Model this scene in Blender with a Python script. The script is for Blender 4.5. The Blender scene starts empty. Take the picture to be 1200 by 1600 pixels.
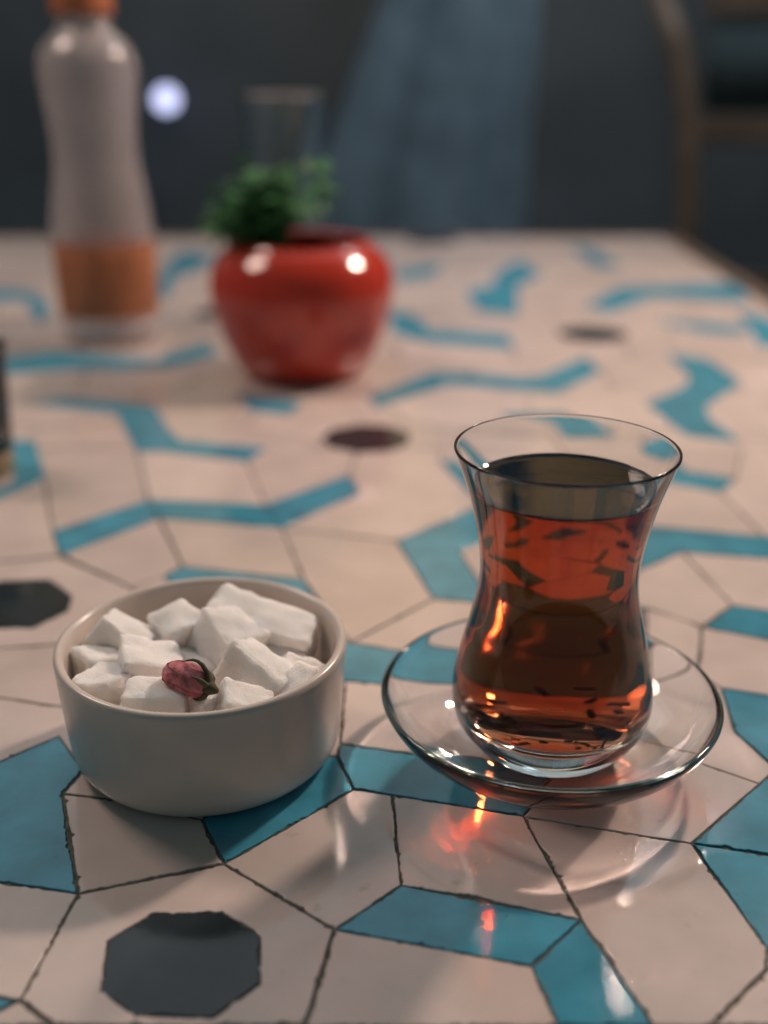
import bpy, bmesh, math, random
from mathutils import Vector, Matrix, noise
from mathutils.geometry import tessellate_polygon

random.seed(11)
scene = bpy.context.scene
COL = scene.collection
MM = 0.001

# ------------------------------------------------------------------ camera
FPX, PITCH, CAMZ = 1750.0, math.radians(22.0), 207.0      # photograph pixels, tilt, mm above the table
cam_d = bpy.data.cameras.new("camera")
cam = bpy.data.objects.new("camera", cam_d)
COL.objects.link(cam)
cam.location = (0, 0, CAMZ * MM)
cam.rotation_euler = (math.pi / 2 - PITCH, 0, 0)
cam_d.sensor_fit = 'VERTICAL'
cam_d.sensor_height = 24.0
cam_d.lens = 24.0 * FPX / 1600.0
cam_d.clip_start = 0.01
cam_d.clip_end = 50
cam_d.dof.use_dof = True
cam_d.dof.focus_distance = 0.322
cam_d.dof.aperture_fstop = 2.8
scene.camera = cam

# ------------------------------------------------------------------ world and lamps
world = bpy.data.worlds.new("World")
scene.world = world
world.use_nodes = True
bg = world.node_tree.nodes["Background"]
bg.inputs[0].default_value = (0.55, 0.86, 0.92, 1)
bg.inputs[1].default_value = 0.095


def lamp(name, loc, target, size, watts, color, shape='DISK', size_y=None):
    l = bpy.data.lights.new(name, 'AREA')
    l.shape = shape
    l.size = size
    if size_y:
        l.size_y = size_y
    l.energy = watts
    l.color = color
    o = bpy.data.objects.new(name, l)
    COL.objects.link(o)
    o.location = loc
    o.rotation_euler = (Vector(target) - Vector(loc)).to_track_quat('-Z', 'Y').to_euler()
    return o


lamp("pendant_lamp_right", (0.60, 1.02, 0.76), (0.0, 0.31, 0), 0.08, 9.0, (1.0, 0.75, 0.62))
lamp("pendant_lamp_left", (-0.74, 0.84, 1.00), (0.0, 0.31, 0), 0.30, 4.8, (1.0, 0.77, 0.66))
lamp("background_fill", (0.50, 1.66, 1.10), (0.20, 2.6, -0.05), 0.30, 3.9, (0.74, 0.88, 1.0))  # added fill without a fixture, lifts the curtain and the dark wall
lamp("wall_fill", (0.05, 3.05, 1.80), (0.05, 3.6, 1.15), 1.2, 11.0, (1.0, 0.70, 0.40), 'RECTANGLE', 0.15)  # added unseen light, brightens the upper wall that the tea surface reflects
lamp("ceiling_glow", (0.1, 2.05, 1.75), (0.1, 1.75, 0), 2.8, 9.5, (0.92, 0.94, 0.97), 'RECTANGLE', 1.8)

# ------------------------------------------------------------------ render look
vs = scene.view_settings
vs.view_transform = 'Standard'
vs.look = 'None'
vs.exposure = 0.0
vs.gamma = 1.0
vs.use_curve_mapping = False
cy = scene.cycles
cy.max_bounces = 28
cy.transmission_bounces = 24
cy.glossy_bounces = 8
cy.diffuse_bounces = 5
cy.transparent_max_bounces = 16
cy.caustics_reflective = True
cy.caustics_refractive = True
cy.blur_glossy = 0.15
cy.sample_clamp_indirect = 500.0
cy.sample_clamp_direct = 0.0
cy.use_denoising = True
try:
    cy.denoiser = 'OPENIMAGEDENOISE'
    cy.denoising_input_passes = 'RGB_ALBEDO_NORMAL'
    cy.denoising_prefilter = 'ACCURATE'
    cy.use_guiding = True
except Exception:
    pass
cy.use_adaptive_sampling = False


# ------------------------------------------------------------------ pixel <-> table helpers (mm)
def un(x, y, h=0.0):
    dx, dy = (x - 600) / FPX, -(y - 800) / FPX
    d = (dx, math.cos(PITCH) + dy * math.sin(PITCH), -math.sin(PITCH) + dy * math.cos(PITCH))
    t = (h - CAMZ) / d[2]
    return Vector((d[0] * t, d[1] * t, h))


def at(x, y, Y):
    """metres: the point seen at pixel x,y at depth Y (m) into the scene"""
    dx, dy = (x - 600) / FPX, -(y - 800) / FPX
    d = (dx, math.cos(PITCH) + dy * math.sin(PITCH), -math.sin(PITCH) + dy * math.cos(PITCH))
    return Vector((d[0] / d[1] * Y, Y, CAMZ * MM + d[2] / d[1] * Y))


# ------------------------------------------------------------------ materials
def new_mat(name):
    m = bpy.data.materials.new(name)
    m.use_nodes = True
    nt = m.node_tree
    for n in list(nt.nodes):
        nt.nodes.remove(n)
    out = nt.nodes.new('ShaderNodeOutputMaterial')
    return m, nt, out


def N(nt, t, **kw):
    n = nt.nodes.new(t)
    for k, v in kw.items():
        setattr(n, k, v)
    return n


def surface(name, color, rough=0.5, var=0.08, vscale=60, bump=0.0, bscale=300, spec=0.5, coat=0.0,
            sss=0.0, sss_rad=(1, .8, .6), sss_scale=0.004, rand=0.0, metallic=0.0, spots=None, trans=0.0,
            wave=0.0, wscale=25, rvar=0.0):
    m, nt, out = new_mat(name)
    p = N(nt, 'ShaderNodeBsdfPrincipled')
    nt.links.new(p.outputs[0], out.inputs[0])
    geo = N(nt, 'ShaderNodeNewGeometry')
    nz = N(nt, 'ShaderNodeTexNoise')
    nz.inputs['Scale'].default_value = vscale
    nz.inputs['Detail'].default_value = 5
    nt.links.new(geo.outputs['Position'], nz.inputs['Vector'])
    ramp = N(nt, 'ShaderNodeMapRange')
    ramp.inputs['From Min'].default_value = 0.3
    ramp.inputs['From Max'].default_value = 0.7
    ramp.inputs['To Min'].default_value = 1 - var
    ramp.inputs['To Max'].default_value = 1 + var
    nt.links.new(nz.outputs['Fac'], ramp.inputs['Value'])
    val = ramp.outputs['Result']
    if rand:
        oi = N(nt, 'ShaderNodeObjectInfo')
        r2 = N(nt, 'ShaderNodeMapRange')
        r2.inputs['To Min'].default_value = 1 - rand
        r2.inputs['To Max'].default_value = 1 + rand
        nt.links.new(oi.outputs['Random'], r2.inputs['Value'])
        mu = N(nt, 'ShaderNodeMath', operation='MULTIPLY')
        nt.links.new(val, mu.inputs[0])
        nt.links.new(r2.outputs['Result'], mu.inputs[1])
        val = mu.outputs[0]
    vm = N(nt, 'ShaderNodeVectorMath', operation='SCALE')
    vm.inputs[0].default_value = color[:3]
    nt.links.new(val, vm.inputs['Scale'])
    csock = vm.outputs[0]
    if spots:
        scol, sscale, lo, hi = spots
        n2 = N(nt, 'ShaderNodeTexNoise')
        n2.inputs['Scale'].default_value = sscale
        n2.inputs['Detail'].default_value = 6
        nt.links.new(geo.outputs['Position'], n2.inputs['Vector'])
        mr = N(nt, 'ShaderNodeMapRange')
        mr.inputs['From Min'].default_value = lo
        mr.inputs['From Max'].default_value = hi
        nt.links.new(n2.outputs['Fac'], mr.inputs['Value'])
        mx = N(nt, 'ShaderNodeMix', data_type='RGBA')
        nt.links.new(mr.outputs['Result'], mx.inputs['Factor'])
        nt.links.new(csock, mx.inputs['A'])
        mx.inputs['B'].default_value = (*scol, 1)
        csock = mx.outputs['Result']
    nt.links.new(csock, p.inputs['Base Color'])
    p.inputs['Roughness'].default_value = rough
    if rvar:
        n3 = N(nt, 'ShaderNodeTexNoise')
        n3.inputs['Scale'].default_value = 45
        n3.inputs['Detail'].default_value = 8
        nt.links.new(geo.outputs['Position'], n3.inputs['Vector'])
        mr3 = N(nt, 'ShaderNodeMapRange')
        mr3.inputs['From Min'].default_value = 0.35
        mr3.inputs['From Max'].default_value = 0.75
        mr3.inputs['To Min'].default_value = rough
        mr3.inputs['To Max'].default_value = rough + rvar
        nt.links.new(n3.outputs['Fac'], mr3.inputs['Value'])
        nt.links.new(mr3.outputs['Result'], p.inputs['Roughness'])
    p.inputs['Specular IOR Level'].default_value = spec
    p.inputs['Metallic'].default_value = metallic
    p.inputs['Coat Weight'].default_value = coat
    p.inputs['Coat Roughness'].default_value = 0.04
    p.inputs['Transmission Weight'].default_value = trans
    if sss:
        p.inputs['Subsurface Weight'].default_value = sss
        p.inputs['Subsurface Radius'].default_value = sss_rad
        p.inputs['Subsurface Scale'].default_value = sss_scale
    prev = None
    for st, sc, dist in ((bump, bscale, 0.0004), (wave, wscale, 0.002)):
        if not st:
            continue
        b = N(nt, 'ShaderNodeBump')
        b.inputs['Strength'].default_value = st
        b.inputs['Distance'].default_value = dist
        nb = N(nt, 'ShaderNodeTexNoise')
        nb.inputs['Scale'].default_value = sc
        nb.inputs['Detail'].default_value = 3
        nt.links.new(geo.outputs['Position'], nb.inputs['Vector'])
        nt.links.new(nb.outputs['Fac'], b.inputs['Height'])
        if prev:
            nt.links.new(prev, b.inputs['Normal'])
        prev = b.outputs['Normal']
    if prev:
        nt.links.new(prev, p.inputs['Normal'])
    return m


def glass(name, ior, tint=(1, 1, 1), absorb=None, density=0.0, rough=0.0):
    m, nt, out = new_mat(name)
    g = N(nt, 'ShaderNodeBsdfGlass')
    g.inputs['Color'].default_value = (*tint, 1)
    g.inputs['IOR'].default_value = ior
    g.inputs['Roughness'].default_value = rough
    nt.links.new(g.outputs[0], out.inputs['Surface'])
    if absorb:
        v = N(nt, 'ShaderNodeVolumeAbsorption')
        v.inputs['Color'].default_value = (*absorb, 1)
        v.inputs['Density'].default_value = density
        nt.links.new(v.outputs[0], out.inputs['Volume'])
    return m


TILE = dict(rough=0.06, rvar=0.08, spec=0.5, wave=0.10, wscale=22, bump=0.05, bscale=700, rand=0.08)
M_CREAM = surface('cream_glaze', (0.635, 0.54, 0.495), var=0.09, vscale=35,
                  spots=((0.46, 0.36, 0.28), 130, 0.66, 0.80), **TILE)
M_TEAL = surface('teal_glaze', (0.06, 0.30, 0.42), var=0.22, vscale=50,
                 spots=((0.05, 0.10, 0.11), 210, 0.70, 0.78), **TILE)
M_BLACK = surface('black_glaze', (0.024, 0.034, 0.040), var=0.25, vscale=60, **TILE)
M_GROUT = surface('dark_grout', (0.115, 0.115, 0.10), rough=0.9, var=0.45, vscale=350, bump=0.6, bscale=900, spec=0.2)
M_WOOD = surface('dark_brown_wood', (0.10, 0.065, 0.045), rough=0.55, var=0.3, vscale=40, bump=0.2)
M_BOWL = surface('ivory_stoneware', (0.68, 0.60, 0.54), rough=0.22, var=0.04, vscale=50, bump=0.05, bscale=500,
                 spots=((0.33, 0.26, 0.18), 260, 0.735, 0.78), spec=0.5)
M_SUGAR = surface('white_sugar', (0.98, 0.915, 0.87), rough=0.75, var=0.04, vscale=150, bump=0.9, bscale=1700,
                  sss=0.9, sss_rad=(1, .85, .72), sss_scale=0.0045, spec=0.3)
M_ROSE = surface('dried_rose', (0.82, 0.37, 0.40), rough=0.85, var=0.35, vscale=450, bump=0.5, bscale=900, spec=0.25)
M_SEPAL = surface('dried_sepal', (0.09, 0.085, 0.045), rough=0.8, var=0.3, vscale=400)
M_GLASS = glass('clear_glass', 1.5, absorb=(0.62, 0.92, 0.86), density=6)
M_TEA_SIDE = glass('tea_against_glass', 1.333 / 1.5, absorb=(0.805, 0.315, 0.0), density=92)
M_TEA_TOP = glass('tea_surface', 1.333, absorb=(0.805, 0.315, 0.0), density=92)
M_LEAFBIT = surface('wet_tea_leaf', (0.02, 0.010, 0.006), rough=0.5, var=0.3)
M_POT = surface('red_glazed_pot', (0.54, 0.042, 0.02), rough=0.13, var=0.08, vscale=30, spec=0.5, coat=0.3)
M_SOIL = surface('dark_soil', (0.02, 0.015, 0.012), rough=0.95, var=0.4, vscale=200, bump=0.6)
M_LEAF = surface('green_leaf', (0.08, 0.25, 0.09), rough=0.5, var=0.4, vscale=60, spec=0.35)
M_BOTTLE = surface('frosted_plastic', (0.95, 0.89, 0.88), rough=0.13, var=0.04, vscale=25, trans=0.80, spec=0.5)
M_LABEL = surface('orange_label', (0.72, 0.33, 0.17), rough=0.45, var=0.18, vscale=45)
M_CAP = surface('orange_cap', (0.48, 0.15, 0.06), rough=0.4, var=0.05)
M_WALL = surface('dark_wall', (0.10, 0.118, 0.14), rough=0.9, var=0.2, vscale=3)
M_PLASTER = surface('warm_plaster', (0.62, 0.52, 0.40), rough=0.9, var=0.08, vscale=4)
M_FLOOR = surface('dark_floor', (0.045, 0.042, 0.042), rough=0.6, var=0.25, vscale=6)
M_CLOTH = surface('blue_cloth', (0.36, 0.46, 0.55), rough=0.95, var=0.2, vscale=12, spec=0.1)
M_CHAIR = surface('chair_wood', (0.19, 0.115, 0.075), rough=0.5, var=0.25, vscale=20)
M_SEAT = surface('green_grey_upholstery', (0.040, 0.058, 0.062), rough=0.9, var=0.2, vscale=30)
M_DARK = surface('dark_tea_glaze', (0.03, 0.03, 0.03), rough=0.2)

m, nt, out = new_mat('lamp_glow')
em = N(nt, 'ShaderNodeEmission')
em.inputs[0].default_value = (0.62, 0.66, 1.0, 1)
em.inputs[1].default_value = 2.2
nt.links.new(em.outputs[0], out.inputs[0])
M_GLOW = m


# ------------------------------------------------------------------ object helpers
def wloc(o):
    v = Vector((0, 0, 0))
    while o:
        v += o.location
        o = o.parent
    return v


def thing(name, label, cat, loc=(0, 0, 0), group=None):
    o = bpy.data.objects.new(name, None)
    o.empty_display_size = 0.02
    COL.objects.link(o)
    o.location = loc
    o['label'] = label
    o['category'] = cat
    if group:
        o['group'] = group
    return o


def tag(o, label=None, cat=None, group=None, kind=None):
    if label: o['label'] = label
    if cat: o['category'] = cat
    if group: o['group'] = group
    if kind: o['kind'] = kind
    return o


def build(name, bm, mats, parent=None, origin=None, smooth=True):
    """bm is in world metres; the object's origin goes to `origin` (default: the mesh's base centre)."""
    if origin is None:
        lo = Vector((min(v.co.x for v in bm.verts), min(v.co.y for v in bm.verts), min(v.co.z for v in bm.verts)))
        hi = Vector((max(v.co.x for v in bm.verts), max(v.co.y for v in bm.verts), 0))
        origin = Vector(((lo.x + hi.x) / 2, (lo.y + hi.y) / 2, lo.z))
    origin = Vector(origin)
    bmesh.ops.translate(bm, verts=bm.verts, vec=-origin)
    me = bpy.data.meshes.new(name)
    if smooth:
        for f in bm.faces:
            f.smooth = True
    bm.to_mesh(me)
    bm.free()
    for mt in (mats if isinstance(mats, (list, tuple)) else [mats]):
        me.materials.append(mt)
    o = bpy.data.objects.new(name, me)
    COL.objects.link(o)
    if parent:
        o.parent = parent
        o.location = origin - wloc(parent)
    else:
        o.location = origin
    return o


def lathe(profile, center, steps=96, closed=False, bm=None, mat_fn=None):
    """profile: (radius, z) in mm about center (m). r=0 ends become poles. closed joins last to first."""
    bm = bm or bmesh.new()
    cx, cy_, cz = center
    rings = []
    for r, z in profile:
        if r <= 1e-6:
            rings.append([bm.verts.new((cx, cy_, cz + z * MM))])
        else:
            rings.append([bm.verts.new((cx + r * MM * math.cos(2 * math.pi * k / steps),
                                        cy_ + r * MM * math.sin(2 * math.pi * k / steps), cz + z * MM))
                          for k in range(steps)])
    n = len(rings)
    for i in range(n if closed else n - 1):
        a, b = rings[i], rings[(i + 1) % n]
        for k in range(steps):
            k2 = (k + 1) % steps
            if len(a) == 1 and len(b) == 1:
                continue
            if len(a) == 1:
                f = bm.faces.new((a[0], b[k2], b[k]))
            elif len(b) == 1:
                f = bm.faces.new((a[k], a[k2], b[0]))
            else:
                f = bm.faces.new((a[k], a[k2], b[k2], b[k]))
            if mat_fn:
                f.material_index = mat_fn(i)
    return bm


def spline(pts, sub=6):
    """Catmull-Rom through 2-D points"""
    res = []
    for i in range(len(pts) - 1):
        p0 = pts[max(i - 1, 0)]; p1 = pts[i]; p2 = pts[i + 1]; p3 = pts[min(i + 2, len(pts) - 1)]
        for s in range(sub):
            t = s / sub
            res.append(tuple(0.5 * ((2 * p1[k]) + (-p0[k] + p2[k]) * t + (2 * p0[k] - 5 * p1[k] + 4 * p2[k] - p3[k]) * t * t
                                    + (-p0[k] + 3 * p1[k] - 3 * p2[k] + p3[k]) * t ** 3) for k in range(len(p1))))
    res.append(tuple(pts[-1]))
    return res


def box(bm, c, s):
    r = bmesh.ops.create_cube(bm, size=1.0)
    for v in r['verts']:
        v.co = Vector((c[0] + v.co.x * s[0], c[1] + v.co.y * s[1], c[2] + v.co.z * s[2]))
    return r['verts']


def tube(bm, pts, radii, seg=12):
    rings = []
    n = len(pts)
    for i, p in enumerate(pts):
        p = Vector(p)
        d = (Vector(pts[min(i + 1, n - 1)]) - Vector(pts[max(i - 1, 0)])).normalized()
        a = d.orthogonal().normalized() if abs(d.z) > .99 else d.cross(Vector((0, 0, 1))).normalized()
        b = d.cross(a)
        r = radii[i] if isinstance(radii, (list, tuple)) else radii
        rings.append([bm.verts.new(p + a * r * math.cos(2 * math.pi * k / seg) + b * r * math.sin(2 * math.pi * k / seg))
                      for k in range(seg)])
    for i in range(n - 1):
        for k in range(seg):
            bm.faces.new((rings[i][k], rings[i][(k + 1) % seg], rings[i + 1][(k + 1) % seg], rings[i + 1][k]))
    bm.faces.new(list(reversed(rings[0])))
    bm.faces.new(rings[-1])
    bmesh.ops.recalc_face_normals(bm, faces=bm.faces)
    return bm


# ------------------------------------------------------------------ setting: floor and wall
TX0, TX1, TY0, TY1 = -520.0, 350.0, 158.0, 1430.0      # table edges, mm
bm = bmesh.new()
bmesh.ops.create_grid(bm, x_segments=1, y_segments=1, size=4.0)
bmesh.ops.translate(bm, verts=bm.verts, vec=(0, 2.0, -0.75))
tag(build('floor', bm, M_FLOOR, smooth=False), kind='structure')
bm = bmesh.new()
box(bm, (0, 3.65, 0.825), (7.0, 0.1, 3.15))
wall = tag(build('wall', bm, M_PLASTER, smooth=False), kind='structure')
bm = bmesh.new()
box(bm, (0, 3.58, 0.0), (7.0, 0.035, 1.5))
build('wainscot', bm, M_WALL, wall, smooth=False)

# ------------------------------------------------------------------ the tiled table
table = thing('table', 'long table topped with cream, teal and black mosaic tiles', 'table',
              (0.5 * (TX0 + TX1) * MM, 0.5 * (TY0 + TY1) * MM, -0.75))
bm = bmesh.new()
box(bm, ((TX0 + TX1) / 2 * MM, (TY0 + TY1) / 2 * MM, -0.01305), ((TX1 - TX0) * MM, (TY1 - TY0) * MM, 0.025))
build('grout_bed', bm, M_GROUT, table, smooth=False)
bw = 0.022
for (x0, x1, y0, y1) in ((TX0 - 22, TX1 + 22, TY1, TY1 + 22), (TX0 - 22, TX1 + 22, TY0 - 22, TY0),
                         (TX0 - 22, TX0, TY0, TY1), (TX1, TX1 + 22, TY0, TY1)):
    bm = bmesh.new()
    box(bm, ((x0 + x1) / 2 * MM, (y0 + y1) / 2 * MM, -0.0145), ((x1 - x0) * MM - 0.0004, (y1 - y0) * MM - 0.0004, 0.031))
    bmesh.ops.bevel(bm, geom=bm.edges[:], offset=0.003, segments=2, affect='EDGES')
    build('edge_rail', bm, M_WOOD, table, smooth=False)
for x in (TX0 + 40, TX1 - 40):
    for y in (TY0 + 60, TY1 - 60):
        bm = bmesh.new()
        vs_ = box(bm, (x * MM, y * MM, -0.389), (0.06, 0.06, 0.722))
        for v in vs_:
            if v.co.z < -0.5:
                v.co.x = x * MM + (v.co.x - x * MM) * .65
                v.co.y = y * MM + (v.co.y - y * MM) * .65
        bmesh.ops.bevel(bm, geom=bm.edges[:], offset=0.004, segments=2, affect='EDGES')
        build('leg', bm, M_WOOD, table, smooth=False)


def rough_loop(pts, step, amp, rnd):
    """subdivide a polygon (mm) and make its edge hand-cut; corners slightly nibbled"""
    res = []
    n = len(pts)
    c0 = rnd.uniform(0, 50)
    for i in range(n):
        a, b = pts[i], pts[(i + 1) % n]
        L = (b - a).length
        if L < 1e-6:
            continue
        k = max(1, int(L / step))
        nrm = Vector((b.y - a.y, a.x - b.x)).normalized()       # outward for counter-clockwise
        bow = rnd.uniform(-0.006, 0.006) * L
        for s in range(k):
            t = s / k
            p = a.lerp(b, t)
            off = 0.0
            if s:
                w = p * 0.22
                off = noise.noise(Vector((w.x * 4, w.y * 4, 1.3))) * amp * .8 + noise.noise(Vector((w.x * .7, w.y * .7, c0))) * amp * 1.1 + bow * 4 * t * (1 - t)
                k_ = max(0.12, 0.35 + 1.5 * noise.noise(Vector((p.x * .09, p.y * .09, c0 + 9))))
                off *= 0.45 + 0.55 * k_
                off -= rnd.random() ** 2 * amp * 1.7 * k_
                if rnd.random() < 0.035:
                    off -= rnd.uniform(0.3, 0.9) * min(1.0, amp * 3.0)
            else:
                off = 0
            res.append(p + nrm * off)
    return res


def inset(pts, d):
    """offset polygon inwards by d (ccw)"""
    n = len(pts)
    res = []
    for i in range(n):
        p0, p1, p2 = pts[i - 1], pts[i], pts[(i + 1) % n]
        e1 = (p1 - p0).normalized() if (p1 - p0).length > 1e-9 else Vector((1, 0))
        e2 = (p2 - p1).normalized() if (p2 - p1).length > 1e-9 else e1
        n1 = Vector((-e1.y, e1.x)); n2 = Vector((-e2.y, e2.x))
        b = n1 + n2
        if b.length < 1e-6:
            b = n1
        b.normalize()
        c = max(0.35, b.dot(n1))
        res.append(p1 + b * (d / c))
    return res


def area(p):
    return 0.5 * sum(p[i].x * p[(i + 1) % len(p)].y - p[(i + 1) % len(p)].x * p[i].y for i in range(len(p)))


def ccw(p):
    return p if area(p) > 0 else list(reversed(p))


rt = random.Random(5)


def tile(pts, mat, gap=0.46, raise_=0.0, step=1.05, amp=0.45, holes=()):
    pts = ccw([Vector((p[0], p[1])) for p in pts])
    if abs(area(pts)) < 12:
        return None
    base = inset(pts, gap * rt.uniform(0.75, 1.45))
    outer = rough_loop(base, step, amp, rt)
    loops = [(outer, inset(outer, 0.28), False)]
    for h in holes:
        h = ccw([Vector((p[0], p[1])) for p in h])
        ho = rough_loop(inset(h, -gap * 0.4), step, amp, rt)
        loops.append((ho, inset(ho, -0.28), True))
    z0 = raise_ + rt.uniform(-0.07, 0.07)
    sx, sy = rt.uniform(-1, 1) * 0.0018, rt.uniform(-1, 1) * 0.0018
    c = sum(outer, Vector((0, 0))) / len(outer)

    def zz(p, dz):
        return (z0 + dz + (p.x - c.x) * sx + (p.y - c.y) * sy) * MM

    bm = bmesh.new()
    tops, flat = [], []
    for o_, i_, hole in loops:
        top = [bm.verts.new((p.x * MM, p.y * MM, zz(p, 0))) for p in i_]
        mid = [bm.verts.new((p.x * MM, p.y * MM, zz(p, -0.22))) for p in o_]
        bot = [bm.verts.new((p.x * MM, p.y * MM, -0.0022)) for p in o_]
        n = len(top)
        for a, b in ((top, mid), (mid, bot)):
            for k in range(n):
                k2 = (k + 1) % n
                q = (a[k], b[k], b[k2], a[k2])
                f = bm.faces.new(tuple(reversed(q)) if hole else q)
                f.smooth = a is top
        tops.append([Vector((p.x, p.y, 0)) for p in i_])
        flat += top
    for t in tessellate_polygon(tops):
        try:
            f = bm.faces.new([flat[k] for k in t])
            f.normal_update()
            if f.normal.z < 0:
                f.normal_flip()
        except ValueError:
            pass
    return build('tile', bm, mat, table, smooth=False)


def P(lst):
    return [un(x, y).xy for x, y in lst]


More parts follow.
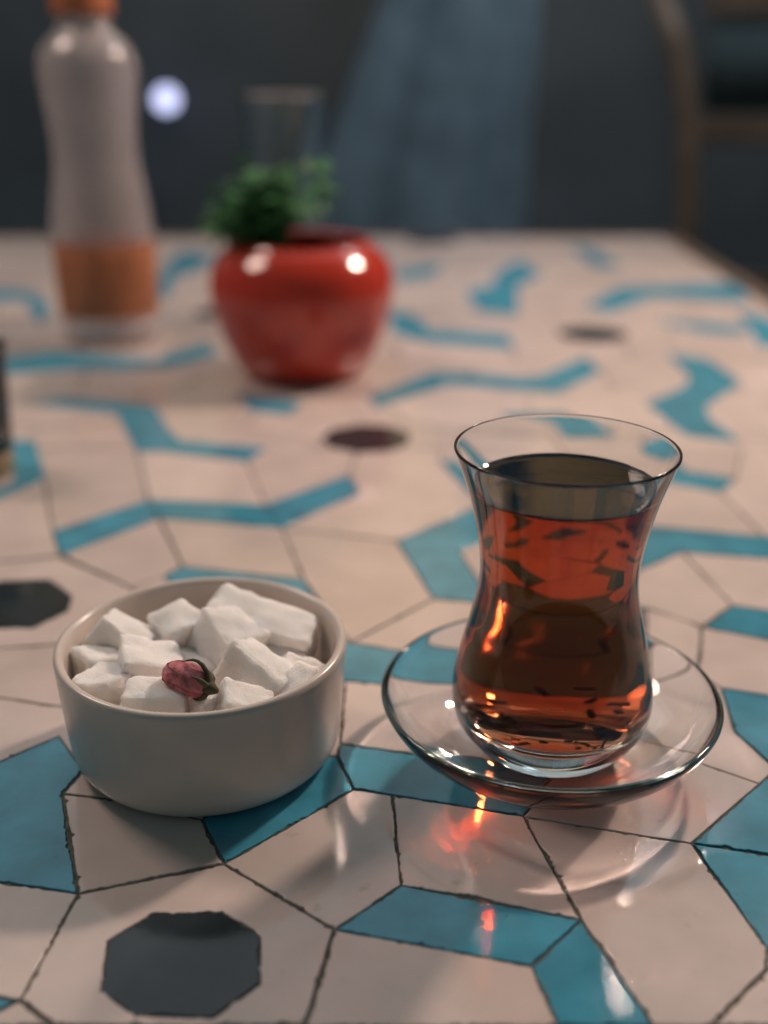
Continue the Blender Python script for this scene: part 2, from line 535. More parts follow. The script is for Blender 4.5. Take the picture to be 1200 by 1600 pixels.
CR, TE, BK = M_CREAM, M_TEAL, M_BLACK
octA = [(238, 1427), (347, 1424), (397, 1453), (407, 1464), (407, 1537), (333, 1590), (210, 1588), (155, 1548), (167, 1470)]
octD = [(0, 907), (78, 905), (112, 930), (106, 955), (52, 981), (-14, 982), (-50, 960), (-46, 926)]
tile(P([(122, 1396), (350, 1349), (523, 1452), (478, 1603), (85, 1603), (30, 1563)]), CR, holes=[P(octA)])
tile(P(octA), BK, gap=0.15)
tile(P([(-80, 885), (90, 869), (205, 918), (300, 1000), (85, 1007), (0, 1013), (-80, 1018)]), CR, holes=[P(octD)])
tile(P(octD), BK, gap=0.2)
NEAR = [
    # (colour, pixels)
    (TE, [(-80, 1540), (30, 1563), (-50, 1603), (-80, 1603)]),
    (CR, [(30, 1563), (85, 1603), (-50, 1603)]),
    (CR, [(-80, 1366), (0, 1378), (122, 1396), (30, 1563), (-80, 1540)]),
    (TE, [(-80, 1222), (0, 1190), (92, 1150), (130, 1203), (98, 1240), (122, 1396), (0, 1378), (-80, 1366)]),
    (CR, [(98, 1240), (167, 1247), (316, 1280), (350, 1349), (122, 1396)]),
    (CR, [(98, 1240), (130, 1203), (300, 1150), (400, 1190), (316, 1280), (167, 1247)]),
    (TE, [(350, 1349), (552, 1233), (527, 1180), (400, 1190), (316, 1280)]),
    (CR, [(-80, 1080), (0, 1090), (85, 1103), (300, 1120), (300, 1150), (130, 1203), (92, 1150), (0, 1190), (-80, 1222)]),
    (CR, [(-80, 1018), (0, 1013), (85, 1007), (300, 1000), (300, 1120), (85, 1103), (0, 1090), (-80, 1080)]),
    (CR, [(-80, 810), (0, 779), (68, 748), (82, 830), (95, 867), (-80, 885)]),
    (TE, [(82, 830), (232, 781), (248, 809), (95, 867)]),
    (CR, [(95, 867), (248, 809), (285, 885), (255, 900), (205, 918)]),
    (TE, [(232, 781), (415, 788), (440, 824), (248, 809)]),
    (TE, [(415, 788), (545, 742), (563, 770), (440, 824)]),
    (CR, [(248, 809), (440, 824), (474, 905), (285, 885)]),
    (TE, [(255, 900), (285, 885), (474, 905), (520, 968), (430, 960), (300, 935)]),
    (CR, [(205, 918), (255, 900), (300, 935), (430, 960), (450, 985), (440, 1050), (300, 1120), (300, 1000)]),
    (CR, [(430, 960), (520, 968), (548, 1004), (450, 985)]),
    (CR, [(440, 1050), (540, 1064), (532, 1162), (527, 1180), (400, 1190), (300, 1150), (300, 1120)]),
    (TE, [(450, 985), (548, 1004), (612, 1015), (720, 1020), (880, 1030), (1010, 1000), (1032, 1005), (1015, 1022),
          (880, 1075), (720, 1075), (600, 1068), (540, 1064), (440, 1050)]),
    (CR, [(440, 824), (620, 845), (678, 935), (548, 1004), (520, 968), (474, 905)]),
    (CR, [(678, 935), (740, 940), (775, 955), (735, 1020), (720, 1020), (612, 1015), (548, 1004)]),
    (TE, [(740, 940), (880, 945), (930, 930), (1003, 948), (1003, 1002), (880, 1030), (735, 1020), (775, 955)]),
    (CR, [(1003, 948), (1010, 950), (1010, 1000), (1003, 1002)]),
    (TE, [(620, 845), (745, 792), (790, 830), (718, 862), (760, 925), (740, 940), (678, 935)]),
    (CR, [(718, 862), (790, 830), (900, 890), (930, 930), (880, 945), (740, 940), (760, 925)]),
    (TE, [(1280, 846), (1280, 880), (1200, 872), (1065, 862), (1005, 888), (930, 930), (900, 890), (1000, 835), (1015, 822), (1195, 838)]),
    (CR, [(745, 792), (900, 770), (1015, 822), (1000, 835), (900, 890), (790, 830)]),
    (CR, [(545, 742), (560, 700), (690, 700), (688, 720), (745, 780), (745, 792), (620, 845), (440, 824), (563, 770)]),
    (TE, [(688, 720), (714, 720), (765, 770), (745, 780)]),
    (CR, [(690, 700), (860, 700), (900, 770), (765, 780), (765, 770), (714, 720), (688, 720)]),
    (CR, [(860, 700), (1010, 700), (1003, 718), (1010, 735), (1050, 755), (1125, 768), (1195, 838), (1015, 822), (900, 770)]),
    (TE, [(1003, 718), (1045, 710), (1072, 735), (1150, 748), (1125, 768), (1050, 755), (1010, 735)]),
    (CR, [(1010, 700), (1160, 700), (1150, 748), (1072, 735), (1045, 710), (1003, 718)]),
    (CR, [(1160, 700), (1280, 700), (1280, 846), (1195, 838), (1125, 768), (1150, 748)]),
    (CR, [(1065, 862), (1200, 872), (1280, 880), (1280, 962), (1200, 953), (1145, 946)]),
    (CR, [(1005, 888), (1065, 862), (1145, 946), (1097, 979), (1010, 950), (930, 930)]),
    (TE, [(1097, 979), (1145, 946), (1200, 953), (1280, 962), (1280, 1012), (1200, 999)]),
    (CR, [(1097, 979), (1200, 999), (1280, 1012), (1280, 1095), (1200, 1086), (1127, 1075), (1090, 1053)]),
    (CR, [(1010, 950), (1097, 979), (1090, 1053), (1020, 1073), (1015, 1022), (1032, 1005), (1010, 1000)]),
    (TE, [(1127, 1075), (1200, 1086), (1280, 1095), (1280, 1190), (1212, 1201), (1147, 1142)]),
    (TE, [(1212, 1201), (1280, 1190), (1280, 1348), (1080, 1317)]),
    (TE, [(1080, 1317), (1280, 1348), (1280, 1590), (1200, 1482)]),
    (CR, [(818, 1275), (1080, 1317), (1200, 1482), (1197, 1515), (1113, 1603), (1022, 1603), (908, 1437)]),
    (CR, [(1197, 1515), (1200, 1482), (1280, 1590), (1280, 1603), (1113, 1603)]),
    (TE, [(908, 1437), (1022, 1603), (872, 1603), (830, 1509)]),
    (TE, [(627, 1383), (908, 1437), (830, 1509), (523, 1452)]),
    (CR, [(523, 1452), (830, 1509), (872, 1603), (478, 1603)]),
    (CR, [(552, 1233), (612, 1242), (627, 1383), (523, 1452), (350, 1349)]),
    (CR, [(612, 1242), (818, 1275), (908, 1437), (627, 1383)]),
    (TE, [(532, 1162), (645, 1178), (760, 1195), (870, 1215), (818, 1275), (612, 1242), (552, 1233), (527, 1180)]),
    (CR, [(540, 1064), (600, 1068), (720, 1075), (880, 1075), (1015, 1022), (1020, 1073), (950, 1120), (870, 1215),
          (760, 1195), (645, 1178), (532, 1162)]),
    (CR, [(68, 748), (55, 700), (213, 700), (215, 705), (232, 781), (82, 830)]),
    (CR, [(215, 705), (255, 705), (385, 720), (415, 788), (232, 781)]),
    (CR, [(385, 720), (413, 700), (560, 700), (545, 742), (415, 788)]),
    (CR, [(-80, 700), (22, 700), (25, 752), (0, 765), (-80, 775)]),
]
for colr, pp in NEAR:
    tile(P(pp), colr, gap=0.28 if colr is TE else 0.34)
# the cracked cream piece beside the saucer: two halves with a hairline between them
tile(P([(1020, 1073), (1090, 1053), (1127, 1075), (1147, 1142), (1212, 1201), (1187, 1224), (1000, 1160), (950, 1120)]), CR, gap=0.16, amp=0.12)
tile(P([(1000, 1160), (1187, 1224), (1080, 1317), (818, 1275), (870, 1215), (950, 1120)]), CR, gap=0.16, amp=0.12)
def clip(poly, p, nrm):
    """keep the side where (q-p).nrm > 0"""
    res = []
    for i in range(len(poly)):
        a, b = poly[i], poly[(i + 1) % len(poly)]
        da, db = (a - p).dot(nrm), (b - p).dot(nrm)
        if da >= 0:
            res.append(a)
        if da * db < 0:
            res.append(a.lerp(b, da / (da - db)))
    return res


# pieces further back, set proud of the cream field
RAISED = [
    (TE, [(22, 690), (52, 690), (68, 748), (0, 779), (-80, 810), (-80, 775), (0, 765), (25, 752)]),
    (TE, [(50, 632), (105, 622), (240, 635), (260, 670), (280, 690), (413, 701), (385, 720), (255, 705), (215, 705), (185, 646), (105, 637)]),
    (TE, [(375, 615), (470, 630), (452, 647), (390, 641)]),
    (TE, [(-80, 575), (0, 562), (85, 550), (245, 562), (320, 538), (334, 553), (255, 574), (100, 577), (0, 584), (-80, 600)]),
    (TE, [(-80, 450), (0, 452), (50, 457), (74, 480), (65, 508), (45, 470), (0, 468), (-80, 465)]),
    (TE, [(242, 460), (258, 420), (285, 393), (338, 398), (312, 420), (270, 434), (258, 467)]),
    (TE, [(612, 488), (645, 493), (667, 516), (790, 525), (797, 543), (665, 533), (622, 520)]),
    (TE, [(733, 455), (775, 447), (782, 425), (815, 408), (842, 430), (802, 447), (802, 491), (753, 486)]),
    (TE, [(922, 478), (970, 451), (1060, 447), (1150, 443), (1165, 470), (1015, 463), (950, 486)]),
    (TE, [(1030, 502), (1100, 506), (1165, 512), (1160, 522), (1100, 519)]),
    (TE, [(895, 386), (920, 389), (965, 416), (938, 418)]),
    (TE, [(618, 425), (692, 413), (672, 433), (625, 438)]),
    (TE, [(585, 620), (680, 584), (810, 593), (850, 590), (913, 563), (931, 581), (865, 612), (810, 607), (700, 598), (592, 632)]),
    (TE, [(1052, 556), (1100, 563), (1150, 597), (1093, 635), (1100, 655), (1142, 686), (1080, 679), (1018, 632), (1080, 605), (1085, 588)]),
    (TE, [(785, 649), (880, 646), (912, 664), (957, 703), (885, 703), (868, 682), (825, 668)]),
    (TE, [(1160, 490), (1200, 500), (1230, 530), (1195, 540)]),
]
for colr, pp in RAISED:
    q = clip([Vector(v) for v in P(pp)], Vector((TX1 - 5, 0)), Vector((-1, 0)))
    q = clip(q, Vector((TX0 + 5, 0)), Vector((1, 0)))
    if len(q) < 3:
        continue
    tile(q, colr, gap=-2.6 if min(y for _, y in pp) < 600 else -0.9, raise_=0.35, step=4, amp=0.3)


def octagon(cx, cy_, r):
    c = un(cx, cy_)
    return [(c.x + r * math.cos(math.pi * (k + .5) / 4.5), c.y + r * math.sin(math.pi * (k + .5) / 4.5)) for k in range(9)]


for cx, cy_, r in ((573, 685, 27), (926, 522, 29), (675, 376, 33), (345, 488, 24)):
    tile(octagon(cx, cy_, r), BK, gap=0.1, raise_=0.35, step=4, amp=0.3)


# cream field behind and beside the traced pieces: Voronoi cells of jittered hexagonal seeds
seeds = []
S = 88.0
rows = int((TY1 - TY0) / (S * .866)) + 4
for j in range(-1, rows):
    for i in range(-2, int((TX1 - TX0) / S) + 4):
        seeds.append(Vector((TX0 + (i + .5 * (j % 2)) * S + rt.uniform(-18, 18), TY0 + j * S * .866 + rt.uniform(-18, 18))))
Y700, Y1603 = un(600, 700).y, un(600, 1603).y
LA, LB = un(-80, 1603).xy, un(-80, 700).xy
RA, RB = un(1280, 1603).xy, un(1280, 700).xy
ln = Vector((-(LB - LA).y, (LB - LA).x)).normalized()       # points left
rn = Vector(((RB - RA).y, -(RB - RA).x)).normalized()       # points right


def zones(cell):
    e = Vector((0, 1))
    far = clip(cell, Vector((0, Y700)), e)
    mid = clip(clip(cell, Vector((0, Y700)), -e), Vector((0, Y1603)), e)
    return [far, clip(mid, LA, ln), clip(mid, RA, rn)]


for s in seeds:
    cell = [Vector((TX0, TY0)), Vector((TX1, TY0)), Vector((TX1, TY1)), Vector((TX0, TY1))]
    for q in seeds:
        if q is not s and (q - s).length < 4 * S:
            cell = clip(cell, (s + q) / 2, (s - q).normalized())
            if len(cell) < 3:
                break
    if len(cell) < 3:
        continue
    for k, z in enumerate(zones(cell)):
        if len(z) > 2 and abs(area(z)) > 60:
            c = sum(z, Vector((0, 0))) / len(z)
            mat = CR
            if k and rt.random() < 0.3:
                mat = TE
            tile(z, mat, gap=0.45, step=5, amp=0.3)
# cut border row along the near edge
x = TX0
while x < TX1 - 1:
    x2 = min(TX1, x + rt.uniform(55, 85))
    if TX1 - x2 < 25:
        x2 = TX1
    tile([(x, TY0), (x2, TY0), (x2, Y1603), (x, Y1603)], CR if rt.random() < .8 else TE, gap=0.5, step=2.5)
    x = x2

# ------------------------------------------------------------------ glass saucer
SX, SY = 52.4 * MM, 308.0 * MM
GX, GY = 52.4 * MM, 304.6 * MM
ZT = 0.0004
outer = spline([(24, 0.2), (27, 0.3), (31, 1.4), (38, 4.4), (45, 9.0), (49.6, 13.8), (52.4, 18.0), (53.3, 20.4)], 6)
inner = spline([(51.75, 21.0), (50.5, 19.2), (47.4, 15.4), (43, 11.2), (37, 7.4), (31, 4.6), (27, 3.7), (24, 3.4)], 6)
prof = [(0, 0.9), (20, 0.9), (22.5, 0.7)] + outer + [(53.35, 21.2), (53.0, 21.7), (52.2, 21.7)] + inner + [(18, 3.4), (0, 3.4)]
bm = lathe(prof, (SX, SY, ZT), 128)
bmesh.ops.recalc_face_normals(bm, faces=bm.faces)
o = build('saucer', bm, M_GLASS, origin=(SX, SY, ZT))
tag(o, 'clear glass saucer under the tea glass in front', 'saucer')

# ------------------------------------------------------------------ tea glass
GB = ZT + 3.55 * MM                                   # foot of the glass, on the saucer
tea_glass = thing('tea_glass', 'tulip-shaped glass of dark amber tea on the glass saucer', 'tea glass', (GX, GY, GB))
g_out = spline([(17.5, 0.0), (20.0, 0.5), (22.6, 2.8), (26.0, 6.0), (29.2, 10.5), (30.9, 15.5), (31.1, 20), (30.6, 25), (28.6, 34),
                (26.0, 44), (24.2, 52), (23.6, 58.5), (24.0, 65), (25.0, 71), (26.2, 76.5), (27.6, 82), (29.4, 87.5), (31.4, 93), (32.3, 95.2)], 5)
g_in = spline([(0, 10.2), (8, 10.3), (16, 10.7), (22.5, 12.2), (26.6, 14.8), (28.6, 18.5), (28.9, 22), (28.2, 27), (26.4, 35), (24.0, 44.5), (22.3, 52.5),
               (21.8, 58.5), (22.2, 65), (23.2, 71), (24.4, 76.5), (25.9, 82), (28.1, 87.5), (30.4, 93), (31.4, 95.2)], 5)
g_out = [(r, z * 1.045) for r, z in g_out]
g_in = [(r, z * 1.045) for r, z in g_in]
LEVEL = 89.0
wet = [p for p in g_in if p[1] < LEVEL - 0.4]
a = max((p for p in g_in if p[1] <= LEVEL), key=lambda p: p[1])
b = min((p for p in g_in if p[1] > LEVEL), key=lambda p: p[1])
t = (LEVEL - a[1]) / (b[1] - a[1])
edge = (a[0] + (b[0] - a[0]) * t, LEVEL)
dry = [p for p in g_in if p[1] > LEVEL + 0.3]
# glass: outer wall, rounded rim, inner wall down to the tea line; below that the tea's own skin closes it
prof = [(0, 1.2), (12, 1.0), (15.5, 0.2)] + g_out + [(32.25, 100.1), (31.9, 100.35), (31.55, 100.1)] + list(reversed(dry)) + [edge]
bm = lathe(prof, (GX, GY, GB), 128)
for f in bm.faces:
    f.normal_update()
build('glass_body', bm, M_GLASS, tea_glass, origin=(GX, GY, GB))
top = [(edge[0] - 0.5, LEVEL - 0.45), (edge[0] - 1.3, LEVEL - 0.75), (edge[0] - 3, LEVEL - 0.9), (12, LEVEL - 0.9), (0, LEVEL - 0.9)]
tprof = wet + [edge] + top
nside = len(wet)
bm = lathe(tprof, (GX, GY, GB), 128, mat_fn=lambda i: 0 if i < nside else 1)
build('tea', bm, [M_TEA_SIDE, M_TEA_TOP], tea_glass, origin=(GX, GY, GB + 10.2 * MM))
rl = random.Random(3)
for k in range(22):
    ang, rr = rl.uniform(0, 2 * math.pi), 24 * math.sqrt(rl.random())
    zz_ = 11.2 + (rr / 24) ** 3 * 3.0 + rl.uniform(0.3, 1.0)
    bm = bmesh.new()
    L, W = rl.uniform(1.5, 5.5), rl.uniform(0.7, 1.6)
    vsb = box(bm, (0, 0, 0), (L * MM, W * MM, 0.5 * MM))
    bmesh.ops.subdivide_edges(bm, edges=bm.edges[:], cuts=1, use_grid_fill=True)
    for v in bm.verts:
        v.co += Vector((rl.uniform(-.3, .3), rl.uniform(-.3, .3), rl.uniform(-.15, .15))) * MM
    bmesh.ops.rotate(bm, verts=bm.verts, matrix=Matrix.Rotation(rl.uniform(-.25, .25), 3, 'X') @ Matrix.Rotation(rl.uniform(0, 6.28), 3, 'Z'))
    bmesh.ops.translate(bm, verts=bm.verts, vec=(GX + rr * MM * math.cos(ang), GY + rr * MM * math.sin(ang), GB + zz_ * MM))
    build('tea_leaf', bm, M_LEAFBIT, tea_glass)

# ------------------------------------------------------------------ sugar bowl
BX, BY = -56.9 * MM, 309.8 * MM
b_out = spline([(36.0, 0.2), (38.0, 0.4), (40.4, 2.0), (42.3, 5.6), (43.2, 12), (44.1, 23), (44.9, 34), (45.2, 37.2)], 6)
b_in = spline([(42.0, 37.6), (41.5, 34), (40.8, 23), (39.8, 14), (37.8, 8.5), (33.5, 5.2), (26, 4.4)], 6)
prof = [(0, 1.0), (30, 1.0)] + b_out + [(45.0, 38.4), (44.3, 39.0), (43.3, 39.0), (42.4, 38.4)] + b_in + [(0, 4.2)]
bm = lathe(prof, (BX, BY, ZT), 128)
bmesh.ops.recalc_face_normals(bm, faces=bm.faces)
bowl = build('sugar_bowl', bm, M_BOWL, origin=(BX, BY, ZT))
tag(bowl, 'round ivory ceramic bowl filled with white sugar lumps', 'bowl')


def lump(px, py, h, size, rot, seed, label, cut=0.26, amp=1.05, centre=None):
    """an irregular broken sugar lump; size in mm, centre at height h over the table under pixel px,py"""
    rnd = random.Random(seed)
    size = [q * 1.06 for q in size]
    bm = bmesh.new()
    bmesh.ops.create_cube(bm, size=1.0)
    for v in bm.verts:
        v.co = Vector((v.co.x * size[0] * (1 + rnd.uniform(-cut, cut)), v.co.y * size[1] * (1 + rnd.uniform(-cut, cut)),
                       v.co.z * size[2] * (1 + rnd.uniform(-cut, cut))))
    bmesh.ops.bevel(bm, geom=bm.edges[:], offset=min(size) * 0.1, segments=2, affect='EDGES', profile=0.6)
    bmesh.ops.triangulate(bm, faces=bm.faces[:])
    for _ in range(3):
        bmesh.ops.subdivide_edges(bm, edges=[e for e in bm.edges if e.calc_length() > 1.5], cuts=1)
        bmesh.ops.triangulate(bm, faces=bm.faces[:])
    off = Vector((seed * 3.7, seed * 1.3, seed * 2.1))
    bm.normal_update()
    for v in bm.verts:
        n1 = noise.noise(v.co * 0.16 + off)
        n2 = noise.noise(v.co * 0.55 + off * 2)
        n3 = noise.noise(v.co * 1.3 + off * 3)
        v.co += v.normal * amp * (n1 * 1.0 + n2 * 0.45 + n3 * 0.22)
    R = Matrix.Rotation(math.radians(rot[2]), 3, 'Z') @ Matrix.Rotation(math.radians(rot[1]), 3, 'Y') @ Matrix.Rotation(math.radians(rot[0]), 3, 'X')
    bmesh.ops.rotate(bm, verts=bm.verts, matrix=R)
    bmesh.ops.scale(bm, verts=bm.verts, vec=(MM, MM, MM))
    c = (centre if centre is not None else un(px, py, h)) * MM
    bmesh.ops.translate(bm, verts=bm.verts, vec=c)
    for v in bm.verts:                                   # nothing pokes through the bowl's wall
        lim = 41.0 if v.co.z < 0.041 else 45.0
        if v.co.z < 0.014:
            lim = 36.0
        d = Vector((v.co.x - BX, v.co.y - BY))
        if d.length > lim * MM:
            d = d.normalized() * lim * MM
            v.co.x, v.co.y = BX + d.x, BY + d.y
        v.co.z = max(v.co.z, 0.0052)
    return tag(build('sugar_lump', bm, M_SUGAR, origin=c), label, 'sugar lump', 'sugar lumps in the ivory bowl')


LUMPS = [
    (395, 968, 36, (35, 15, 13), (12, 14, -14), 1, 'largest long sugar lump, resting at the back right of the bowl'),
    (283, 975, 35, (14, 14, 15), (10, -15, 30), 2, 'sugar lump just left of centre, against the back lumps'),
    (352, 998, 35, (17, 15, 18), (20, 18, 50), 3, 'pointed sugar lump between the long lump and the rosebud'),
    (180, 992, 35, (17, 13, 15), (-14, 32, -18), 4, 'sugar lump at the upper left, leaning on the bowl wall'),
    (236, 1034, 35, (18, 16, 13), (8, 18, 20), 5, 'broad sugar lump directly left of the rosebud'),
    (152, 1036, 31, (12, 11, 12), (5, 10, 40), 6, 'shadowed sugar lump at the far left edge of the bowl'),
    (163, 1068, 34, (17, 14, 12), (-5, 8, 60), 7, 'rough sugar lump at the left front of the bowl'),
    (247, 1094, 35, (18, 13, 13), (-6, 4, 3), 8, 'flat-topped sugar lump at the front, below the rosebud'),
    (398, 1052, 35, (19, 16, 17), (-22, 28, -28), 9, 'large tilted sugar cube right of the rosebud'),
    (377, 1097, 34, (15, 11, 11), (10, 20, 10), 10, 'low sugar lump at the front right, below the large cube'),
    (322, 1098, 32, (10, 10, 10), (0, 12, 35), 11, 'small sugar lump at the front rim just right of centre'),
    (468, 1072, 33, (13, 11, 11), (10, -20, 40), 12, 'sugar lump at the right edge of the bowl'),
    (455, 1040, 31, (9, 9, 9), (20, 30, 10), 13, 'small sugar piece behind the right edge lump'),
    (240, 992, 33, (8, 8, 8), (25, 30, 40), 15, 'tiny sugar piece peeking between the two left lumps'),
    (432, 1022, 29, (13, 11, 11), (15, 10, 20), 16, 'shaded sugar lump tucked under the long lump'),
    (312, 1040, 28, (15, 13, 12), (10, 10, 25), 17, 'shaded sugar lump underneath the rosebud'),
    (492, 1056, 31, (9, 8, 8), (12, -10, 60), 18, 'small sugar piece touching the right wall of the bowl'),
    (212, 1102, 33, (9, 9, 9), (10, 0, 20), 19, 'small sugar piece at the front left rim'),
]
for L in LUMPS:
    lump(L[0], L[1] + 13, L[2] - 3, *L[3:])
for k, (dx, dy, z) in enumerate([(-22, -8, 18), (0, -18, 17), (20, -8, 17), (-14, 14, 18), (12, 16, 18), (-2, 0, 14), (26, 10, 18), (-28, 6, 17)]):
    c = Vector((BX / MM + dx, BY / MM + dy, z))
    # same builder, placed straight in the bowl
    rr_ = random.Random(90 + k)
    o = lump(600, 1000, 20, (16, 14, 13), (rr_.uniform(-30, 30), rr_.uniform(-30, 30), rr_.uniform(0, 90)), 60 + k,
             'sugar lump mostly buried under the others in the bowl', centre=c)

# ------------------------------------------------------------------ dried rosebud
rose = thing('rosebud', 'dried pink rosebud with dark sepals on the sugar', 'rosebud', un(291, 1056, 46) * MM)
ax = Vector((0.86, -0.42, -0.12)).normalized()           # from tip to stem
uy = ax.cross(Vector((0, 0, 1))).normalized()
uz = uy.cross(ax)
RC = un(290, 1060, 40.5) * MM


def rpt(t, ang, r):
    """t: -1 tip .. 1 base along the bud (mm 8 half-length)"""
    return RC + ax * (t * 8.0 * MM) + (uy * math.cos(ang) + uz * math.sin(ang)) * (r * 0.86 * MM)


def bud_r(t):
    return 5.0 * math.sqrt(max(0.0, 1 - abs(t) ** 2.3)) * (1.0 + 0.12 * t) + 0.15


bm = bmesh.new()
rings = []
for i in range(19):
    t = -1 + 2 * i / 18
    rings.append([bm.verts.new(rpt(t, a_, bud_r(t) * 0.93 * (1 + 0.06 * math.sin(5 * a_ + 3 * t) + 0.03 * math.sin(11 * a_ - 6 * t))))
                  for a_ in [2 * math.pi * k / 30 for k in range(30)]])
for i in range(18):
    for k in range(30):
        bm.faces.new((rings[i][k], rings[i][(k + 1) % 30], rings[i + 1][(k + 1) % 30], rings[i + 1][k]))
bm.faces.new(rings[0]); bm.faces.new(list(reversed(rings[-1])))
bmesh.ops.recalc_face_normals(bm, faces=bm.faces)
build('bud_core', bm, M_ROSE, rose)
for k in range(6):
    a0 = k * 2 * math.pi / 6 + 0.3
    bm = bmesh.new()
    g = []
    for i in range(10):
        t = 0.95 - (1.55 + 0.2 * (k % 3)) * i / 9
        w = 0.75 * math.sin(math.pi * min(1, (i + 1.4) / 11))
        row = []
        for j in range(7):
            s = -1 + j / 3
            row.append(bm.verts.new(rpt(t, a0 + s * w, bud_r(t) * (1.03 + 0.04 * (k % 2)) + 0.28 * abs(s) ** 2 + 0.12 * math.sin(7 * s + i))))
        g.append(row)
    for i in range(9):
        for j in range(6):
            bm.faces.new((g[i][j], g[i][j + 1], g[i + 1][j + 1], g[i + 1][j]))
    bmesh.ops.solidify(bm, geom=bm.faces[:], thickness=0.00022)
    build('petal', bm, M_ROSE, rose)
for k, (a0, L, lift) in enumerate(((1.75, 10, 2.6), (2.9, 7, 1.0), (3.9, 6, 0.8), (0.9, 4.5, 1.6), (5.2, 4.0, 0.6))):
    bm = bmesh.new()
    pts = []
    for i in range(7):
        t = i / 6
        pts.append(rpt(1.02 - t * L / 8.0, a0, bud_r(max(-1, 1.0 - t * L / 8.0)) + 0.5 + lift * math.sin(t * math.pi) * 0.8))
    tube(bm, pts, [1.0 * MM, .9 * MM, .7 * MM, .5 * MM, .4 * MM, .25 * MM, .08 * MM], 6)
    build('sepal', bm, M_SEPAL, rose)
bm = bmesh.new()
tube(bm, [rpt(0.95, 0, 0), rpt(1.15, 0, 0.1), rpt(1.4, 0.5, 0.4)], [2.3 * MM, 1.9 * MM, 0.8 * MM], 8)
build('stem', bm, M_SEPAL, rose)

# ------------------------------------------------------------------ red pot with a leafy plant
PX, PY = -57.0 * MM, 780.0 * MM
plant = thing('potted_plant', 'glossy red round pot with a small leafy green plant', 'potted plant', (PX, PY, ZT))
p_out = spline([(35, 0.2), (39.5, 0.8), (49, 12), (58, 32), (63, 52), (63.8, 63), (61, 76), (53, 86), (47, 90)], 6)
p_in = spline([(43, 91), (44, 87), (52, 80), (57, 66), (55, 50)], 5)
bm = lathe([(0, 1), (30, 1)] + p_out + [(46, 92), (44.5, 92.5)] + p_in + [(0, 48)], (PX, PY, ZT), 96)
bmesh.ops.recalc_face_normals(bm, faces=bm.faces)
build('pot', bm, M_POT, plant)
bm = lathe([(0, 74), (20, 75), (40, 73.5), (52, 72)], (PX, PY, ZT), 48)
for v in bm.verts:
    v.co.z += noise.noise(v.co * 120) * 0.003
bmesh.ops.recalc_face_normals(bm, faces=bm.faces)
build('soil', bm, M_SOIL, plant)
rp = random.Random(8)
crown = bmesh.new()
stems = []
for k in range(36):
    ang = rp.uniform(0, 6.28)
    hgt = rp.uniform(35, 62)
    spread = rp.uniform(6, 30)
    if k >= 26:
        ang, hgt, spread = rp.uniform(2.6, 4.1), rp.uniform(16, 36), rp.uniform(18, 28)
    base = Vector((PX - .017 + rp.uniform(-.018, .018), PY + rp.uniform(-.014, .014), ZT + .073))
    tip = base + Vector((math.cos(ang) * spread - 4, math.sin(ang) * spread, hgt)) * MM
    mid = base.lerp(tip, .55) + Vector((0, 0, .008))
    stems.append((base, mid, tip))
    for q in range(17):
        c = mid.lerp(tip, rp.uniform(0.1, 1.25)) + Vector((rp.gauss(0, 6), rp.gauss(0, 6), rp.gauss(0, 5))) * MM
        s = rp.uniform(3.5, 7.5) * MM
        R = Matrix.Rotation(rp.uniform(0, 6.28), 3, 'Z') @ Matrix.Rotation(rp.uniform(-1.0, .6), 3, 'X')
        outl = [(0, -1, 0), (.55, -.45, .15), (.95, .1, .05), (.5, .3, .1), (.45, .9, .0), (0, .7, -.05), (-.5, .95, .0), (-.5, .3, .1), (-.95, .05, .05), (-.5, -.5, .15)]
        vv = [crown.verts.new(c + R @ (Vector(p) * s)) for p in outl]
        cc = crown.verts.new(c + R @ Vector((0, 0, -.12 * s)))
        for i in range(10):
            crown.faces.new((cc, vv[i], vv[(i + 1) % 10]))
build('foliage', crown, M_LEAF, plant, smooth=False)
for b_, m_, t_ in stems[:14]:
    bm = bmesh.new()
    tube(bm, [b_, m_, t_], [.0011, .0009, .0006], 6)
    build('stem', bm, M_LEAF, plant)

# ------------------------------------------------------------------ waisted bottle
QX, QY = -216.0 * MM, 878.0 * MM
bottle = thing('bottle', 'tall waisted frosted bottle with orange label and orange cap', 'bottle', (QX, QY, ZT))
bo = spline([(30, 0.2), (34, 1), (36.5, 6), (37, 14), (37.5, 24), (38, 60), (38, 85), (37, 97), (34.5, 115), (31.5, 135), (31, 150), (32.5, 168),
             (34.5, 185), (35.5, 198), (34.5, 209), (29, 218), (21.5, 224), (19, 229), (19, 240)], 5)
bi = [(max(r - 1.3, 4), max(z, 4.0)) for r, z in reversed(bo)]
bm = lathe([(0, 2.5), (22, 1.5)] + bo + bi + [(0, 4.6)], (QX, QY, ZT), 72)
bmesh.ops.recalc_face_normals(bm, faces=bm.faces)
build('bottle_body', bm, M_BOTTLE, bottle)
bm = lathe([(37.9, 23), (38.2, 24), (38.7, 60), (38.8, 77), (38.4, 78)], (QX, QY, ZT), 72)
bmesh.ops.solidify(bm, geom=bm.faces[:], thickness=0.0002)
build('label', bm, M_LABEL, bottle)
bm = lathe([(19.3, 237), (21.6, 236.5), (21.8, 238), (21.8, 256), (20.8, 258), (0, 258.5)], (QX, QY, ZT), 60)
bmesh.ops.recalc_face_normals(bm, faces=bm.faces)
build('cap', bm, M_CAP, bottle)

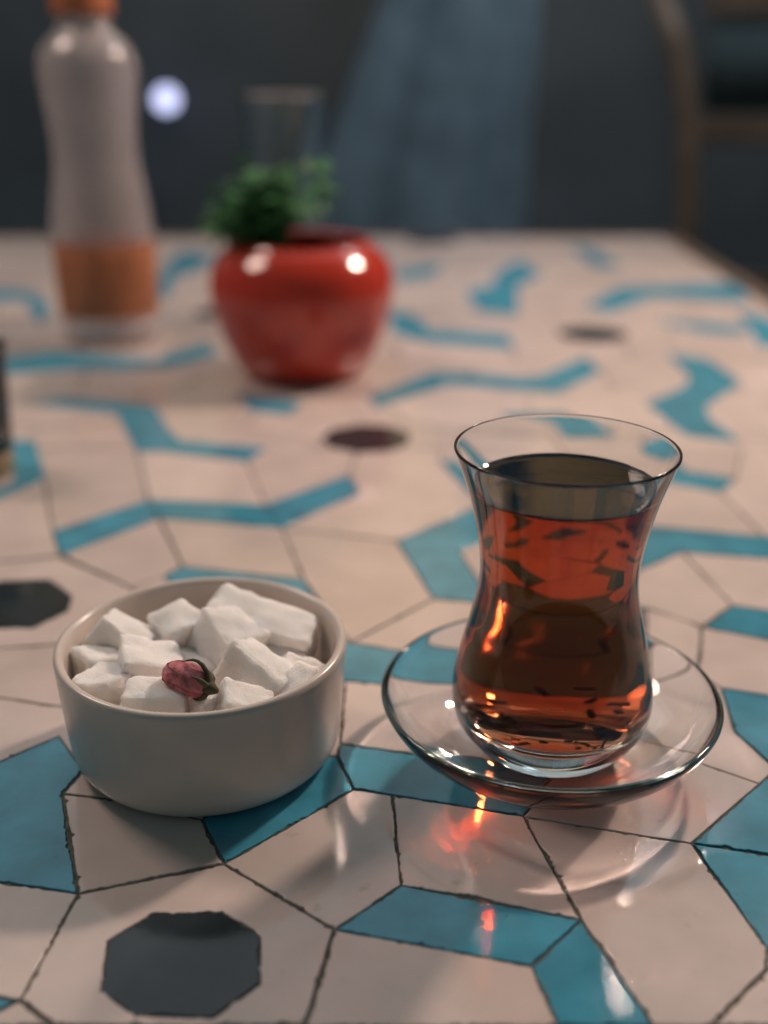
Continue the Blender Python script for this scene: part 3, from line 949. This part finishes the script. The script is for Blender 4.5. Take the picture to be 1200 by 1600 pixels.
# ------------------------------------------------------------------ tall clear glass behind the pot
VX, VY = -80.0 * MM, 955.0 * MM
vo = spline([(30, 0.2), (36, 3), (42, 14), (44, 26), (40, 46), (33, 66), (29.5, 90), (29.5, 120), (31, 150), (33.5, 172), (35, 180)], 5)
vi = spline([(33, 180), (31.5, 172), (29, 150), (27.5, 120), (27.5, 90), (31, 66), (38, 46), (42, 26), (40, 14), (34, 8)], 5)
bm = lathe([(0, 1)] + vo + [(34.5, 181), (33.6, 181)] + vi + [(0, 7)], (VX, VY, ZT), 72)
bmesh.ops.recalc_face_normals(bm, faces=bm.faces)
tag(build('glass_vase', bm, M_GLASS, origin=(VX, VY, ZT)), 'tall clear empty glass standing behind the red pot', 'glass')

# ------------------------------------------------------------------ dark cup cut off by the left edge of the picture
CX, CY = un(-52, 760).x * MM, un(-52, 760).y * MM + .02
cup = thing('tumbler', 'dark narrow tumbler cut off at the left edge', 'tumbler', (CX, CY, ZT))
bm = lathe([(0, .3), (17, .3), (18.6, 1.5), (19, 12), (19.4, 14)], (CX, CY, ZT), 48)
bmesh.ops.recalc_face_normals(bm, faces=bm.faces)
build('base', bm, surface('tan_base', (0.45, 0.30, 0.16), rough=0.4), cup)
bm = lathe([(0, 14), (19.4, 14), (19.8, 30), (21, 62), (22, 70), (20.5, 70), (19.5, 60), (18, 20), (0, 18)], (CX, CY, ZT), 48)
bmesh.ops.recalc_face_normals(bm, faces=bm.faces)
build('tumbler_wall', bm, M_DARK, cup)

# ------------------------------------------------------------------ background: curtain, chair, little lamp
bm = bmesh.new()
nx, nz = 90, 10
gv = [[None] * (nz + 1) for _ in range(nx + 1)]
for i in range(nx + 1):
    for j in range(nz + 1):
        u = i / nx
        z = -0.75 + 1.75 * j / nz
        xl = -0.16 + 0.42 * max(0.0, (z + 0.05)) ** 1.0
        xx = xl + (0.285 + 0.05 * j / nz - xl) * u
        yy = 2.45 + 0.03 * math.sin(u * 9) * (1 - .35 * j / nz) + 0.01 * math.sin(u * 23 + 1 + z * 2)
        gv[i][j] = bm.verts.new((xx, yy, z))
for i in range(nx):
    for j in range(nz):
        bm.faces.new((gv[i][j], gv[i + 1][j], gv[i + 1][j + 1], gv[i][j + 1]))
bmesh.ops.solidify(bm, geom=bm.faces[:], thickness=0.004)
tag(build('curtain', bm, M_CLOTH), 'dark blue folded curtain hanging behind the table', 'curtain')

chair = thing('chair', 'brown wooden chair with upholstered back behind the table at right', 'chair', (0.74, 2.15, -0.75))


def cpost(x, lean):
    bm = bmesh.new()
    tube(bm, [(x, 2.02, -0.75), (x + .005, 2.0, -0.30), (x, 2.02, -0.05), (x - .012, 2.03, 0.10), (x - .035, 2.05, 0.22), (x - .075, 2.07, 0.32)],
         [.016, .02, .021, .021, .02, .016], 12)
    build('back_post', bm, M_CHAIR, chair)


cpost(0.535, 0)
cpost(0.955, 0)
for z, h in ((0.30, .05), (0.095, .045), (-0.18, .05)):
    bm = bmesh.new()
    box(bm, (0.74, 2.035, z), (0.40, 0.022, h))
    bmesh.ops.bevel(bm, geom=bm.edges[:], offset=0.005, segments=2, affect='EDGES')
    build('rail', bm, M_CHAIR, chair, smooth=False)
bm = bmesh.new()
box(bm, (0.74, 2.045, 0.195), (0.385, 0.03, 0.145))
bmesh.ops.bevel(bm, geom=bm.edges[:], offset=0.01, segments=3, affect='EDGES')
build('back_pad', bm, M_SEAT, chair)
bm = bmesh.new()
box(bm, (0.74, 2.24, -0.29), (0.44, 0.42, 0.05))
bmesh.ops.bevel(bm, geom=bm.edges[:], offset=0.015, segments=3, affect='EDGES')
build('seat', bm, M_SEAT, chair)
for x in (0.555, 0.925):
    bm = bmesh.new()
    tube(bm, [(x, 2.42, -0.75), (x, 2.42, -0.31)], [.014, .019], 12)
    build('leg', bm, M_CHAIR, chair)

LP = at(260, 155, 3.45)
lampo = thing('wall_lamp', 'small glowing bluish-white globe lamp in the dark background', 'lamp', (LP.x, 3.56, LP.z))
bm = bmesh.new()
bmesh.ops.create_uvsphere(bm, u_segments=24, v_segments=12, radius=0.032)
bmesh.ops.translate(bm, verts=bm.verts, vec=LP)
build('globe', bm, M_GLOW, lampo)
bm = bmesh.new()
tube(bm, [LP + Vector((0, .030, 0)), LP + Vector((0, .06, -.004)), (LP.x, 3.565, LP.z - .004)], [.010, .010, .022], 12)
build('bracket', bm, M_DARK, lampo)
